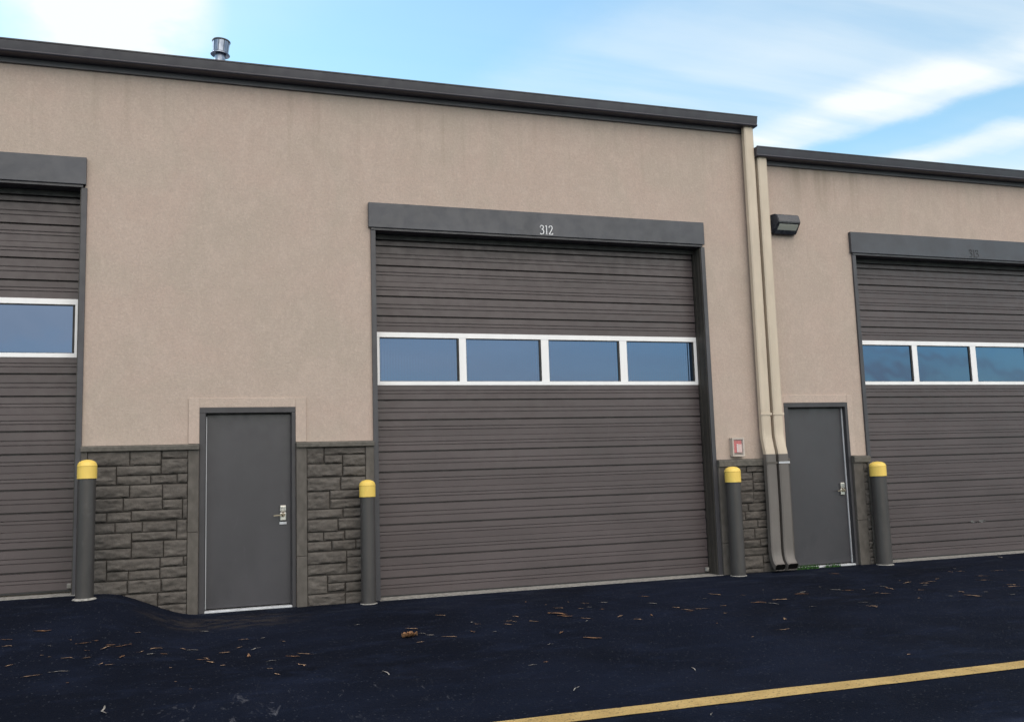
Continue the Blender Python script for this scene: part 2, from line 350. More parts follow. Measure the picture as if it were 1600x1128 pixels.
def roofset(parent, x0, x1, z, end_r, end_l):
    mb = MB(); mb.extrude_x([(-.02, z+.13), (BACK+.2, z+.62), (BACK+.2, z+.50), (-.02, z+.02)], x0, x1)
    mb.build('roof', M['gutter'], parent)
    mb = MB(); mb.box(x0, x1, -.035, -.004, z-.032, z+.160); mb.build('fascia', M['fascia'], parent)
    # box gutter: hemmed lip on top, rounded bead along the bottom front edge
    a, b = x0-end_l, x1+end_r
    prof = [(-.038, z+.026), (-.168, z+.026), (-.182, z+.028), (-.190, z+.034), (-.193, z+.043), (-.189, z+.052), (-.182, z+.056), (-.183, z+.062), (-.199, z+.135), (-.200, z+.148), (-.207, z+.152), (-.208, z+.166), (-.190, z+.168), (-.189, z+.135), (-.172, z+.062), (-.164, z+.046), (-.052, z+.040), (-.046, z+.165), (-.038, z+.165)]
    inn = [(-.188, z+.135), (-.171, z+.063), (-.163, z+.047), (-.053, z+.041), (-.047, z+.160), (-.188, z+.160)]
    mb = MB(); mb.extrude_x(prof, a, b); mb.extrude_x(inn, b-.006, b-.002); mb.extrude_x(inn, a+.002, a+.006)
    g = mb.build('gutter', M['gutter'], parent, smooth=25)
    return g
roofset(tall, XL, XS+.02, 6.0, .015, 0)
roofset(low, XS+.05, XR, 5.578, 0, .05)

# downspouts: rounded rectangular tube with folded ribs
def rsec(w, d):
    pts = []; h = []
    n = 5
    for k in range(n+1):
        x = -w/2+.012+(w-.024)*k/n; h.append((x, .0))
    front = []
    for k in range(n):
        xa = -w/2+.012+(w-.024)*k/n; xb = -w/2+.012+(w-.024)*(k+1)/n; dd = .005 if k % 2 else 0
        front += [(xa+.006, -d/2+dd), (xb-.006, -d/2+dd)]
    back = [(-x, d/2) for x, _ in front]
    return front+[(w/2, -d/2+.012), (w/2, d/2-.012)]+back+[(-w/2, d/2-.012), (-w/2, -d/2+.012)]
def downspout(parent, x, w, ztop, kick):
    d = .085
    mb = MB(); mb.sweep(rsec(w, d), [(x, -.100, ztop), (x, -.092, 4.0), (x, -.085, 1.90), (x, -.086, 1.80), (x, -.092, 1.745), (x, -.125, 1.60), (x, -.14, 1.545), (x, -.142, 1.52)], (True, False))
    o = mb.build('downspout', M['tan_metal'], parent, smooth=30)
    mb = MB(); mb.sweep(rsec(w+.006, d+.006), [(x, -.142, 1.53), (x, -.142, .9), (x-.01, -.142, .30), (x-.01, -.148, .22), (x-.01, -.172, .14), (x-.01, -.215, .085), (x-.01, -.25, .068)], (False, False))
    mb.build('lower_pipe', M['pipe'], o, smooth=30)
    mb = MB(); mb.sweep(rsec(w-.006, d-.006), [(x-.01, -.216, .086), (x-.01, -.243, .070)], (True, True)); mb.build('outlet_shade', M['black'], o)  # black plug painting the shade inside the open pipe end
    mb = MB(); mb.box(x-w/2-.012, x+w/2+.012, -.142-d/2-.007, -.142-d/2-.0035, 1.405, 1.43); mb.build('strap', M['strip'] if kick else M['pilaster'], o)
    mb = MB(); mb.box(x-w/2-.012, x+w/2+.012, -.086-d/2-.007, -.086-d/2-.0035, 2.05, 2.08); mb.build('strap', M['tan_metal'], o)
downspout(tall, 7.140, .145, 6.032, False)
downspout(low, 7.330, .145, 5.610, True)

# headers with the unit numbers
def header(parent, dx, dz):
    mb = MB(); x0, x1 = 1.872+dx, 6.400+dx
    mb.box(x0, x1, -.055, -.003, 4.352+dz, 4.655+dz, .004)
    h = mb.build('garage_header', M['header'], parent)
    mb = MB(); mb.box(x0+.03, x1-.03, -.037, .195, 4.322+dz, 4.3495+dz, .003); mb.build('drip_lip', M['trim'], h)
    return h
def digits(h, txt, x, z, ht, mat, name):
    """stroke-drawn numerals: tall, narrow, with small flared serifs"""
    P = {'3': [[(.02, .86), (.10, .97), (.22, 1), (.36, .95), (.42, .82), (.38, .68), (.24, .57), (.15, .55)], [(.15, .55), (.32, .52), (.44, .40), (.45, .24), (.36, .08), (.20, 0), (.08, .01), (.01, .08)], [(.02, .78), (.03, .93)]],
         '1': [[(.04, .93), (.14, 1.0), (.17, .9), (.18, .5), (.18, .0)], [(.08, .012), (.28, .012)]],
         '2': [[(.03, .78), (.06, .92), (.18, 1.0), (.33, .97), (.42, .85), (.41, .70), (.31, .48), (.14, .22), (.03, .05)], [(.02, .03), (.2, .035), (.46, .03)], [(.45, .03), (.475, .15)]]}
    for ch in txt:
        mb = MB()
        for st in P[ch]:
            for i, (a, b) in enumerate(zip(st, st[1:])):
                va, vb = Vector((a[0]*.95, a[1]))*ht, Vector((b[0]*.95, b[1]))*ht; d = (vb-va).normalized(); n = Vector((-d.y, d.x))
                wd = ht*(.085 if abs(d.y) > .6 else .062)/2+.0006*(i % 2); va -= d*wd*.6; vb += d*wd*.6
                q = [va+n*wd, va-n*wd, vb-n*wd, vb+n*wd]; yf = -.0595-.0004*(i % 3)
                f = [(x+p.x, yf, z+p.y) for p in q]; bk = [(x+p.x, -.0555, z+p.y) for p in q]
                mb.quad(*f)
                for k in range(4): mb.quad(f[k], bk[k], bk[(k+1) % 4], f[(k+1) % 4])
        x += ht*(.60 if ch != '1' else .44)
        mb.build(name, mat, h)

# garage doors
YD = .205
def door_profile(z0, z1, n):
    """front outline of n ribbed sections between z0 and z1, listed from the top down"""
    pts = [(YD, z1)]; H = (z1-z0)/n
    for s in range(n):
        zt = z1-H*s
        for fr, kind in ((.104, 0), (.163, 0), (.292, 1), (.448, 0), (.527, 0), (.683, 1), (.81, 0), (.87, 0), (1.0, 2)):
            z = zt-fr*H
            if kind == 1: pts += [(YD-.001, z+.011), (YD+.040, z+.0105), (YD+.040, z-.007), (YD+.004, z-.0085), (YD, z-.0115)]
            elif kind == 0: pts += [(YD-.001, z+.0055), (YD+.009, z+.0045), (YD+.009, z-.001), (YD, z-.0075)]
            elif s < n-1: pts += [(YD, z+.004), (YD+.004, z), (YD, z-.003)]
    pts.append((YD, z0)); return pts
def garage(parent, dx, dz, ribs):
    x0, x1 = 1.972+dx, 6.333+dx
    mb = MB()
    for z0, z1, n in ((.02, 2.484, 4), (3.128, 4.372, 2)):
        pts = [(y, z+dz) for y, z in door_profile(z0, z1, n)]
        mb.extrude_x(pts+[(YD+.05, z0+dz), (YD+.05, z1+dz)], x0, x1)
    g = mb.build('garage_door', M['door'], parent)
    # window section: rails, stiles and four panes
    mb = MB(); za, zb = 2.482+dz, 3.130+dz
    st = [(1.985, 2.027), (3.017, 3.107), (4.098, 4.200), (5.195, 5.297), (6.292, 6.333)]
    mb.box(x0, x1, YD-.007, YD+.03, za+.002, za+.05, .003); mb.box(x0, x1, YD-.007, YD+.03, zb-.064, zb-.002, .003)
    for a, b in st: mb.box(a+dx, b+dx, YD-.005, YD+.03, za+.05, zb-.064)
    mb.build('window_frame', M['white'], g)
    for (a, b), (c, d) in zip(st, st[1:]):
        X0, X1, Z0, Z1 = b+dx, c+dx, za+.05, zb-.064
        mb = MB(); mb.box(X0, X1, YD+.016, YD+.022, Z0, Z1); mb.build('window_pane', M['glass_rib'] if ribs else M['glass'], g)
        mb = MB(); k = .011
        mb.box(X0, X1, YD+.004, YD+.0155, Z1-k, Z1); mb.box(X0, X1, YD+.004, YD+.0155, Z0, Z0+k*.6); mb.box(X0, X0+k*.6, YD+.004, YD+.0155, Z0+k, Z1-k); mb.box(X1-k*2.2, X1, YD+.004, YD+.0155, Z0+k, Z1-k)
        mb.build('pane_gasket', M['gasket'], g)
    mb = MB(); mb.box(x0, x1, YD-.012, YD+.045, .0+dz, .019+dz); mb.build('bottom_seal', M['gasket'], g)
    mb = MB(); mb.box(1.94+dx, 6.40+dx, -.07, .198, -.2+dz, (.004 if dz == 0 else -.014)+dz); mb.build('concrete_sill', M['concrete'], parent)
    mb = MB(); mb.box(x1-.055, x1-.012, YD-.045, YD-.001, .035+dz, .085+dz, .006); mb.build('bottom_bracket', M['concrete'], g)
    # jambs: outer flange on the wall face, inner stop set back, dark strip in the header's shadow gap
    mb = MB(); b = -.05
    mb.box(1.900+dx, 1.957+dx, -.028, .296, b, 4.322+dz-.001, .003); j = mb.build('garage_jamb', M['trim'], parent)
    mb = MB(); mb.box(1.9575+dx, 1.971+dx, .15, .197, b, 4.32+dz); mb.build('door_stop', M['reveal'], j)
    mb = MB(); mb.box(6.352+dx, 6.410+dx, -.028, .296, b, 4.322+dz-.001, .003); j = mb.build('garage_jamb', M['trim'], parent)
    mb = MB(); mb.box(x0, x1, .150, .196, 4.262+dz, 4.3215+dz); mb.build('head_shadow_seal', M['gasket'], g)  # dark strip paints the shadow gap under the header, plus its weather seal
    mb = MB(); mb.box(6.336+dx, 6.3515+dx, .1495, .197, b, 4.32+dz); mb.box(6.3425+dx, 6.3515+dx, -.012, .149, b, 4.32+dz); mb.box(6.3385+dx, 6.3425+dx, .05, .085, b, 4.32+dz)
    mb.build('door_stop', M['reveal'], j)
    return g
h = header(tall, 0, 0); digits(h, '312', 4.046, 4.374, .113, M['digit'], 'number_digit')
header(tall, DX1, DZ1)
h = header(low, DX3, 0); digits(h, '313', 10.895, 4.376, .113, M['ghost'], 'digit_residue')
garage(tall, 0, 0, True); garage(tall, DX1, DZ1, False); g3 = garage(low, DX3, 0, False)
for x, z, wd, an in ((10.75, .47, .05, .9), (10.775, .46, .04, -.8), (10.83, .455, .03, .7), (10.835, .455, .03, -.7), (10.895, .47, .05, 1.3), (10.925, .475, .05, .1), (10.93, .455, .04, -.6), (10.97, .475, .045, .5), (10.98, .47, .04, -.7)):
    c, s_ = math.cos(an)*wd/2, math.sin(an)*wd/2
    mb = MB(); mb.box(x-abs(c)-.004, x+abs(c)+.004, YD-.0012, YD-.0004, z-abs(s_)*.5-.003, z+abs(s_)*.5+.003); mb.build('chalk_mark', M['chalk'], g3)

# entry doors
def entry(parent, dx, strip_left):
    X = lambda v: v+dx
    mb = MB(); b = -.05
    mb.box(X(-.018), X(.044), -.02, .12, b, 2.156, .003); mb.box(X(.972), X(1.015), -.02, .12, b, 2.156, .003); mb.box(X(-.018), X(1.015), -.02, .12, 2.157, 2.218, .003)
    mb.box(X(.0445), X(.052), .03, .12, b, 2.155); mb.box(X(.966), X(.9715), .03, .12, b, 2.155)
    f = mb.build('door_frame', M['eframe'], parent)
    mb = MB(); mb.box(X(.058), X(.962), .055, .10, .035, 2.140, .003); dr = mb.build('entry_door', M['entry'], parent)
    mb = MB()
    if strip_left:
        mb.box(X(.962), X(.9655), .05, .058, .03, 2.12); mb.build('weather_strip', M['trim'], f); mb = MB(); mb.box(X(.0525), X(.0605), .04, .0545, .03, 2.12)
    else: mb.box(X(.953), X(.9655), .04, .0545, .03, 2.14)
    mb.build('weather_strip', M['strip'], f)
    mb = MB(); mb.box(X(.0445), X(.9715), -.015, .13, -.03, .02, .004); mb.build('threshold', M['strip'], f)
    mb = MB(); mb.box(X(.052), X(.966), .045, .118, 2.143, 2.1555); mb.build('head_gasket', M['gasket'], f)
    lx = X(.878)
    mb = MB(); mb.box(lx-.033, lx+.033, .022, .0545, 1.046, 1.116, .008); k = mb.build('keypad', M['steel'], dr)
    mb = MB()
    for i in range(3):
        for q in range(2): mb.box(lx-.021+.015*i, lx-.010+.015*i, .0185, .0215, 1.062+.02*q, 1.074+.02*q, .002)
    mb.build('keypad_buttons', M['keys'], dr)
    mb = MB(); mb.box(lx-.034, lx+.036, .030, .0545, .945, 1.040, .01); mb.build('lock_plate', M['steel'], dr)
    mb = MB(); n = 20
    ringa = []
    for yy, r in ((.031, .024), (.0, .021), (-.008, .017)):
        ringa.append([mb.bm.verts.new((lx+r*math.cos(2*math.pi*i/n), yy, 1.012+r*math.sin(2*math.pi*i/n))) for i in range(n)])
    for a, b2 in zip(ringa, ringa[1:]):
        for i in range(n): mb.bm.faces.new((a[i], a[(i+1) % n], b2[(i+1) % n], b2[i]))
    mb.bm.faces.new(ringa[-1])
    sgn = -1
    pr = None
    for i in range(9):
        tt = i/8; xx = lx+sgn*.105*tt; zc = 1.004+.006*math.sin(tt*3.1); hw = .008-.002*tt
        rg = [mb.bm.verts.new((xx, -.002+o, zc+p)) for o, p in ((-.006, -hw), (.006, -hw), (.006, hw), (-.006, hw))]
        if pr:
            for q in range(4): mb.bm.faces.new((pr[q], pr[(q+1) % 4], rg[(q+1) % 4], rg[q]))
        else: mb.bm.faces.new(rg)
        pr = rg
    mb.bm.faces.new(pr); mb.build('lever', M['lever'], dr, smooth=35)
    if strip_left:
        mb = MB(); mb.box(lx-.038, lx+.04, .046, .0545, .905, .933, .003); mb.build('latch_guard', M['strip'], dr)
entry(tall, 0, True); entry(low, DE3, False)
def surround(parent, dx, xl, xr, zl):
    mb = MB(); y0, y1 = -.016, -.002
    mb.box(xl+dx, -.0185+dx, y0, y1, zl, 2.325, .004); mb.box(1.0155+dx, xr+dx, y0, y1, zl, 2.325, .004); mb.box(-.0185+dx, 1.0155+dx, y0, y1, 2.2185, 2.325, .004)
    mb.build('door_surround', M['surround'], parent)
surround(tall, 0, -.133, 1.134, 1.822); surround(low, DE3, -.09, 1.10, 1.482)

# stone veneer: hand-laid courses
def stones(parent, x0, x1, px0, px1, zfun, rects, zlo, zhi):
    k = (x1-x0)/(px1-px0); mb = MB(); mt = MB()
    for a, b, c, d in rects:
        X0, X1, Z1, Z0 = x0+(a-px0)*k, x0+(c-px0)*k, zfun(b), zfun(d)
        if Z1 > zhi: Z1 = zhi
        if Z0 < zlo: Z0 = zlo
        g = .0022; X0 += g; X1 -= g; Z0 += g; Z1 -= g
        if X1-X0 < .012 or Z1-Z0 < .012: continue
        nx = max(4, int((X1-X0)/.014)); nz = max(4, int((Z1-Z0)/.012)); base = -.050-rnd.random()*.014; sd_ = rnd.random()*50
        tx, tz = (rnd.random()-.5)*.012, (rnd.random()-.5)*.016
        V = []
        for i in range(nx+1):
            col = []
            for j in range(nz+1):
                u, v = i/nx, j/nz; x, z = X0+(X1-X0)*u, Z0+(Z1-Z0)*v
                e = min(u*(X1-X0), (1-u)*(X1-X0), v*(Z1-Z0), (1-v)*(Z1-Z0)); ed = min(1, e/.016)
                n1 = noise.noise((x*9+sd_, z*16, sd_)); n2 = noise.noise((x*30, z*42+sd_, 2)); n3 = 1-abs(noise.noise((x*6+sd_, z*22, 7)))*2
                y = base-(.012*n1+.007*n2+.007*n3)*ed+tx*(u-.5)+tz*(v-.5)+(1-ed)*.007
                jx = .002*noise.noise((x*20, z*20, sd_)) if 0 < i < nx else .0015*noise.noise((z*30, sd_, 1)); jz = .0018*noise.noise((x*25, sd_, 4))
                col.append(mb.bm.verts.new((x+jx, min(y, -.039), z+jz)))
            V.append(col)
        for i in range(nx):
            for j in range(nz): mb.bm.faces.new((V[i][j], V[i+1][j], V[i+1][j+1], V[i][j+1]))
        loop = [V[i][0] for i in range(nx)]+[V[nx][j] for j in range(nz)]+[V[i][nz] for i in range(nx, 0, -1)]+[V[0][j] for j in range(nz, 0, -1)]
        back = [mb.bm.verts.new((v.co.x, -.018, v.co.z)) for v in loop]; n = len(loop)
        for i in range(n): mb.bm.faces.new((loop[i], back[i], back[(i+1) % n], loop[(i+1) % n]))
    o = mb.build('stone_veneer', M['stone'], parent, smooth=50)
    mt.box(x0-.004, x1+.004, -.037, -.002, zlo, zhi); mt.build('mortar_bed', M['mortar'], o)
SL = [(165,64,418,152),(422,64,612,150),(616,64,780,112),(165,156,338,266),(342,154,612,210),(616,116,780,206),(342,214,548,266),(552,214,712,266),(716,210,780,266),
 (165,272,420,345),(424,272,622,345),(626,272,780,362),(165,349,382,430),(386,349,622,424),(626,366,748,424),(752,366,780,486),(165,434,285,490),(289,434,432,490),(436,428,748,486),
 (165,496,335,556),(339,496,500,556),(504,496,712,556),(716,492,780,612),(165,560,436,648),(440,560,712,612),(165,652,436,712),(440,616,632,712),(636,616,780,712),
 (165,718,290,840),(294,718,612,784),(616,718,756,772),(760,718,780,772),(294,788,420,840),(424,788,612,840),(616,776,780,840),(165,846,415,925),(419,846,620,925),(624,846,780,925),
 (165,930,400,1010),(404,930,600,1010),(604,930,780,1000),(165,1014,480,1110),(484,1014,600,1110),(604,1004,780,1110)]
SRT = [(657,252,736,331),(740,252,938,287),(740,291,825,331),(829,291,938,346),(657,335,825,397),(829,350,938,397),(657,404,815,471),(819,404,938,466),(657,475,762,560),(766,470,938,510),(766,514,938,558),(657,564,825,608),(829,562,938,606),
 (657,614,800,672),(804,612,938,668),(657,676,731,720),(735,676,832,718),(836,672,938,716),(657,724,769,768),(773,722,885,766),(889,720,938,766),(657,774,840,832),(844,774,938,804),(657,836,840,886),(844,808,938,886),
 (657,892,748,978),(752,892,938,928),(752,932,832,970),(836,932,938,978),(657,982,832,1040),(836,982,938,1040)]
SP = [(190,270,330,316),(334,270,536,316),(190,320,378,370),(384,320,536,392),(190,374,378,456),(384,396,536,456),(190,464,250,546),(254,464,374,546),(378,464,536,542),(190,550,325,604),(330,548,536,604),(190,608,300,666),(304,608,480,666),(484,608,536,666),
 (190,672,395,730),(399,672,536,728),(190,734,368,814),(372,732,536,808),(190,818,410,870),(414,812,536,868),(190,876,465,930),(469,874,536,922),(190,934,425,1022),(429,932,536,986),(190,1026,425,1062),(429,990,536,1062)]
stones(tall, -1.135, -.137, 165, 780, lambda y: 1.757-(y-62)/577, SL, -.06, 1.755)
stones(tall, 1.137, 1.797, 657, 938, lambda y: 1.753-(y-250)/448, SRT, -.05, 1.755)
stones(tall, 6.574, 7.212, 190, 536, lambda y: 1.388-(y-268)/568, SP, -.05, 1.383)
zs = [0]+[int(x) for x in (38, 80, 112, 170, 215, 275, 322, 352, 388, 420)]
stones(low, 8.698, 8.765, 0, 60, lambda y: 1.383-y/300, [(0, a+1, 60, b) for a, b in zip(zs, zs[1:])], -.05, 1.383)
def pil(parent, x0, x1, zt, cut=.5):
    mb = MB(); mb.box(x0, x1, -.058, -.003, -.06, cut-.002, .004); mb.box(x0, x1, -.058, -.003, cut+.002, zt, .004); mb.build('pilaster_trim', M['pilaster'], parent)
pil(tall, -1.198, -1.139, 1.755, .9); pil(tall, -.133, -.0215, 1.755, .87); pil(tall, 1.0185, 1.133, 1.755, .55); pil(tall, 1.801, 1.896, 1.755, .6)
pil(tall, 6.413, 6.570, 1.383, .4); pil(low, 8.534, 8.694, 1.383, .6); pil(low, 8.768, 8.797, 1.383, .27)
def ledge(parent, x0, x1, z0, z1):
    mb = MB(); mb.extrude_x([(-.003, z0), (-.082, z0), (-.086, z0+.004), (-.086, z1-.022), (-.080, z1-.014), (-.003, z1)], x0, x1)
    mb.build('stone_ledge', M['ledge'], parent)
ledge(tall, -1.200, -.0215, 1.757, 1.822); ledge(tall, 1.0185, 1.899, 1.757, 1.822); ledge(tall, 6.412, 7.213, 1.385, 1.480); ledge(low, 8.533, 8.802, 1.385, 1.480); ledge(low, 7.235, 7.494, 1.385, 1.480)
pil(low, 7.235, 7.494, 1.383, .5)

# ---------------------------------------------------------------- roof vent
VX, VY = .207, 1.2
v = thing('roof_vent', 'small galvanised round vent cap sticking up above the gutter', 'vent', (VX, VY, 6.15))
mb = MB(); mb.lathe([(.068, 6.12), (.068, 6.90)], VX, VY, 32, False, True); mb.build('vent_pipe', M['galv'], v, smooth=40)
mb = MB(); mb.lathe([(.069, 6.875), (.116, 6.858), (.121, 6.860), (.121, 6.868), (.104, 6.884), (.100, 6.886)], VX, VY, 40, False, True); mb.build('vent_skirt', M['galv'], v, smooth=30)
mb = MB(); mb.lathe([(.092, 6.884), (.094, 7.02), (.098, 7.03)], VX, VY, 40, True, True)
for a in range(5, 360, 36):          # curved outer shields with dark slots between them
    n = 8; V = []
    for i in range(n+1):
        th = R(a+31*i/n); V.append([mb.bm.verts.new((VX+r_*math.cos(th), VY+r_*math.sin(th), z_)) for r_, z_ in ((.100, 6.888), (.108, 7.035))])
    for i in range(n): mb.bm.faces.new((V[i][0], V[i+1][0], V[i+1][1], V[i][1]))
mb.build('vent_cap', M['galv'], v, smooth=30)
mb = MB(); mb.lathe([(.090, 7.032), (.114, 7.032), (.116, 7.036), (.116, 7.048), (.112, 7.052), (.06, 7.058)], VX, VY, 40, True, True); mb.build('vent_lid', M['trim'], v, smooth=30)
v.rotation_euler = (0, R(4), 0); v.location.x -= .06

# ---------------------------------------------------------------- wall lamp
LX0, LX1, LZ = 7.45, 7.87, 4.70
lp = thing('wall_lamp', 'dark bronze hooded wall lamp on the stucco beside the downspout', 'wall lamp', ((LX0+LX1)/2, 0, LZ))
def wedge(mb, prof, x0, x1, tap):
    a = [mb.bm.verts.new((x0+tap*min(1, -y/.2), y, z)) for y, z in prof]; b = [mb.bm.verts.new((x1-tap*min(1, -y/.2), y, z)) for y, z in prof]; n = len(prof)
    fs = [mb.bm.faces.new((a[i], a[(i+1) % n], b[(i+1) % n], b[i])) for i in range(n)]
    mb.bm.faces.new(a); mb.bm.faces.new(b[::-1])
mb = MB(); wedge(mb, [(-.003, LZ-.135), (-.003, LZ+.125), (-.13, LZ+.120), (-.165, LZ+.10), (-.205, LZ+.012), (-.205, LZ-.012), (-.17, LZ-.02), (-.06, LZ-.135)], LX0, LX1, .035)
bmesh.ops.bevel(mb.bm, geom=mb.bm.edges[:], offset=.008, segments=2, affect='EDGES'); mb.build('lamp_housing', M['bronze'], lp, smooth=30)
mb = MB(); wedge(mb, [(-.168, LZ-.028), (-.172, LZ-.036), (-.108, LZ-.098), (-.10, LZ-.094)], LX0+.07, LX1-.05, .0); mb.build('lamp_lens', M['lens'], lp)
mb = MB(); wedge(mb, [(-.104, LZ-.094), (-.116, LZ-.101), (-.075, LZ-.145), (-.05, LZ-.139)], LX0+.03, LX1-.03, .01); mb.build('lens_frame', M['bronze'], lp)

# ---------------------------------------------------------------- fire alarm box
AX0, AX1, AZ0, AZ1 = 6.632, 6.815, 1.512, 1.760
al = thing('fire_alarm', 'small red and white fire alarm under a clear cover above the ledge', 'fire alarm', ((AX0+AX1)/2, 0, AZ0))
mb = MB(); t_ = .022
mb.box(AX0, AX0+t_, -.075, -.003, AZ0, AZ1, .004); mb.box(AX1-t_, AX1, -.075, -.003, AZ0, AZ1, .004); mb.box(AX0+t_, AX1-t_, -.075, -.003, AZ1-t_, AZ1); mb.box(AX0+t_, AX1-t_, -.075, -.003, AZ0, AZ0+t_)
mb.build('backbox', M['beige'], al)
mb = MB(); mb.box(AX0+.028, AX1-.028, -.052, -.003, AZ0+.05, AZ1-.03, .006); mb.build('alarm_body', M['red'], al)
mb = MB(); mb.box(AX0+.075, AX1-.030, -.060, -.0525, AZ0+.054, AZ1-.085, .004); mb.build('alarm_lens', M['pink'], al)
mb = MB()
for i in range(4): mb.box(AX0+.070, AX0+.088, -.0645, -.0625, AZ0+.07+.027*i, AZ0+.082+.027*i)
mb.build('alarm_marking', M['digit'], al)
mb = MB(); mb.box(AX0+.012, AX1-.012, -.082, -.0755, AZ0+.012, AZ1-.012, .002); mb.build('clear_cover', M['clear'], al)

# ---------------------------------------------------------------- bollards
def bollard(label, x, y, zb, ztop, capz, r, ft=.003):
    o = thing('bollard', label, 'bollard', (x, y, zb), 'bollards beside the garage doors')
    mb = MB(); mb.lathe([(r, zb-.2), (r, zb+.02), (r, ztop-.075)], x, y, 48, False, True); mb.build('post', M['post'], o, smooth=40)
    R_ = r+.008; rc = R_*1.0
    prof = [(R_-.004, capz), (R_, capz+.002), (R_, ztop-.070), (R_+.002, ztop-.068), (R_+.002, ztop-.060), (R_-.002, ztop-.056)]
    for i in range(1, 9):
        a = i/8*math.pi/2; prof.append(((R_-.003)*math.cos(a)+.0005, ztop-.054+.054*math.sin(a)))
    mb = MB(); mb.lathe(prof, x, y, 48, False, True); mb.build('cap', M['yellow'], o, smooth=35)
    mb = MB(); n = 40; ring = []
    for rr, zz_ in ((r+.001, .008+ft*.2), (r+.006+ft*.6, .006), (r+.010+ft, -.004), (r+.012+ft, -.05)):
        ring.append([mb.bm.verts.new((x+(rr+.008*noise.noise((i*.4, x, 1))*(rr > r+.01))*math.cos(2*math.pi*i/n), y+rr*math.sin(2*math.pi*i/n), zb+zz_)) for i in range(n)])
    for a, b in zip(ring, ring[1:]):
        for i in range(n): mb.bm.faces.new((a[i], a[(i+1) % n], b[(i+1) % n], b[i]))
    mb.build('footing', M['concrete'], o, smooth=60)
bollard('yellow capped grey bollard at the left end of the long stone panel', -1.096, -.43, ground_z(-1.1, -.5)+.004, 1.668, 1.475, .086, .02)
bollard('yellow capped grey bollard at the left jamb of the 312 garage door', 1.79, -.2, ground_z(1.79, -.28), 1.372, 1.178, .083)
bollard('yellow capped grey bollard below the red fire alarm', 6.53, -.2, ground_z(6.5, -.28), 1.385, 1.183, .095)
bollard('yellow capped grey bollard in front of the far right garage door jamb', 8.81, -.2, ground_z(8.8, -.28)+.003, 1.390, 1.190, .103)

# ---------------------------------------------------------------- weeds at the far door
def weeds(label, x, y, n, hgt, spread, seed):
    q = random.Random(seed); mb = MB(); z = ground_z(x, y)
    for i in range(n):
        bx, by = x+q.uniform(-1.5, 1.5)*spread, y+q.uniform(-.02, .02); a = q.random()*6.28; L = hgt*(.5+q.random()*.7); lean = q.random()*.8; wd = .003+q.random()*.004
        pr = None
        for k in range(5):
            t_ = k/4; px, py, pz = bx+math.cos(a)*lean*L*t_*t_, by+math.sin(a)*lean*L*t_*t_, z-.01+L*t_*(1-.3*lean*t_); ww = wd*(1-t_)+.0006
            cur = [mb.bm.verts.new((px-math.sin(a)*ww, py+math.cos(a)*ww, pz)), mb.bm.verts.new((px+math.sin(a)*ww, py-math.cos(a)*ww, pz))]
            if pr: mb.bm.faces.new((pr[0], pr[1], cur[1], cur[0]))
            pr = cur
    tag(mb.build('weed_tuft', M['grass'], norm=False), label, 'weed', 'weeds along the far door threshold')
weeds('wide green weed tuft beside the downspout outlet', 7.66, -.07, 190, .075, .115, 1)
weeds('small green weed tuft along the middle of the far threshold', 8.08, -.05, 110, .06, .085, 2)

# ---------------------------------------------------------------- litter on the asphalt
def strip_mesh(name, kind, mat, seed):
    q = random.Random(seed); mb = MB(); n = 10; pr = None
    w0 = {0: .045, 1: .10, 2: .03}[kind]; bend = q.uniform(-.10, .10); wob = q.uniform(-.04, .04)
    for i in range(n+1):
        t_ = i/n-.5; ww = w0*(.35+.65*math.sin(math.pi*(i+.6)/(n+1.2))); cy = bend*(t_*t_*4-.4)+wob*math.sin(t_*9); z = .012+.03*abs(math.sin(t_*4+seed))*(1 if kind else .7)
        cur = [mb.bm.verts.new((t_, cy-ww, z+.012)), mb.bm.verts.new((t_, cy, z)), mb.bm.verts.new((t_, cy+ww, z+.014*q.random()))]
        if pr:
            for k in (0, 1): mb.bm.faces.new((pr[k], cur[k], cur[k+1], pr[k+1]))
        pr = cur
    if kind == 0 and seed % 2:        # a forked needle
        pr = None
        for i in range(6):
            t_ = -.2+i*.11; cy = .02+.09*i/5; cur = [mb.bm.verts.new((t_, cy-.02, .03)), mb.bm.verts.new((t_, cy+.02, .036))]
            if pr: mb.bm.faces.new((pr[0], cur[0], cur[1], pr[1]))
            pr = cur
    me = mb.build(name, mat, norm=False); d = me.data; bpy.data.objects.remove(me); return d
KIND = {0: [strip_mesh('straw_piece', 0, M['straw'], s) for s in (1, 2, 3, 4, 5, 6)]+[strip_mesh('straw_piece', 0, M['pale'], s) for s in (7, 8)]+[strip_mesh('straw_piece', 0, M['bark'], s) for s in (9, 10)],
        1: [strip_mesh('bark_strip', 1, M['bark'], s) for s in (11, 12, 13)], 2: [strip_mesh('pale_fibre', 2, M['pale'], s) for s in (21, 22)]}
INFO = {0: ('straw_piece', 'thin dry straw piece lying loose on the dark asphalt', 'straw', 'straw pieces scattered on the asphalt'),
        1: ('bark_strip', 'broad orange brown leaf strip lying flat on the asphalt', 'leaf', 'broad leaf strips on the asphalt'),
        2: ('pale_fibre', 'pale whitish fibre lying on the dark asphalt', 'fibre', 'pale fibres on the asphalt')}
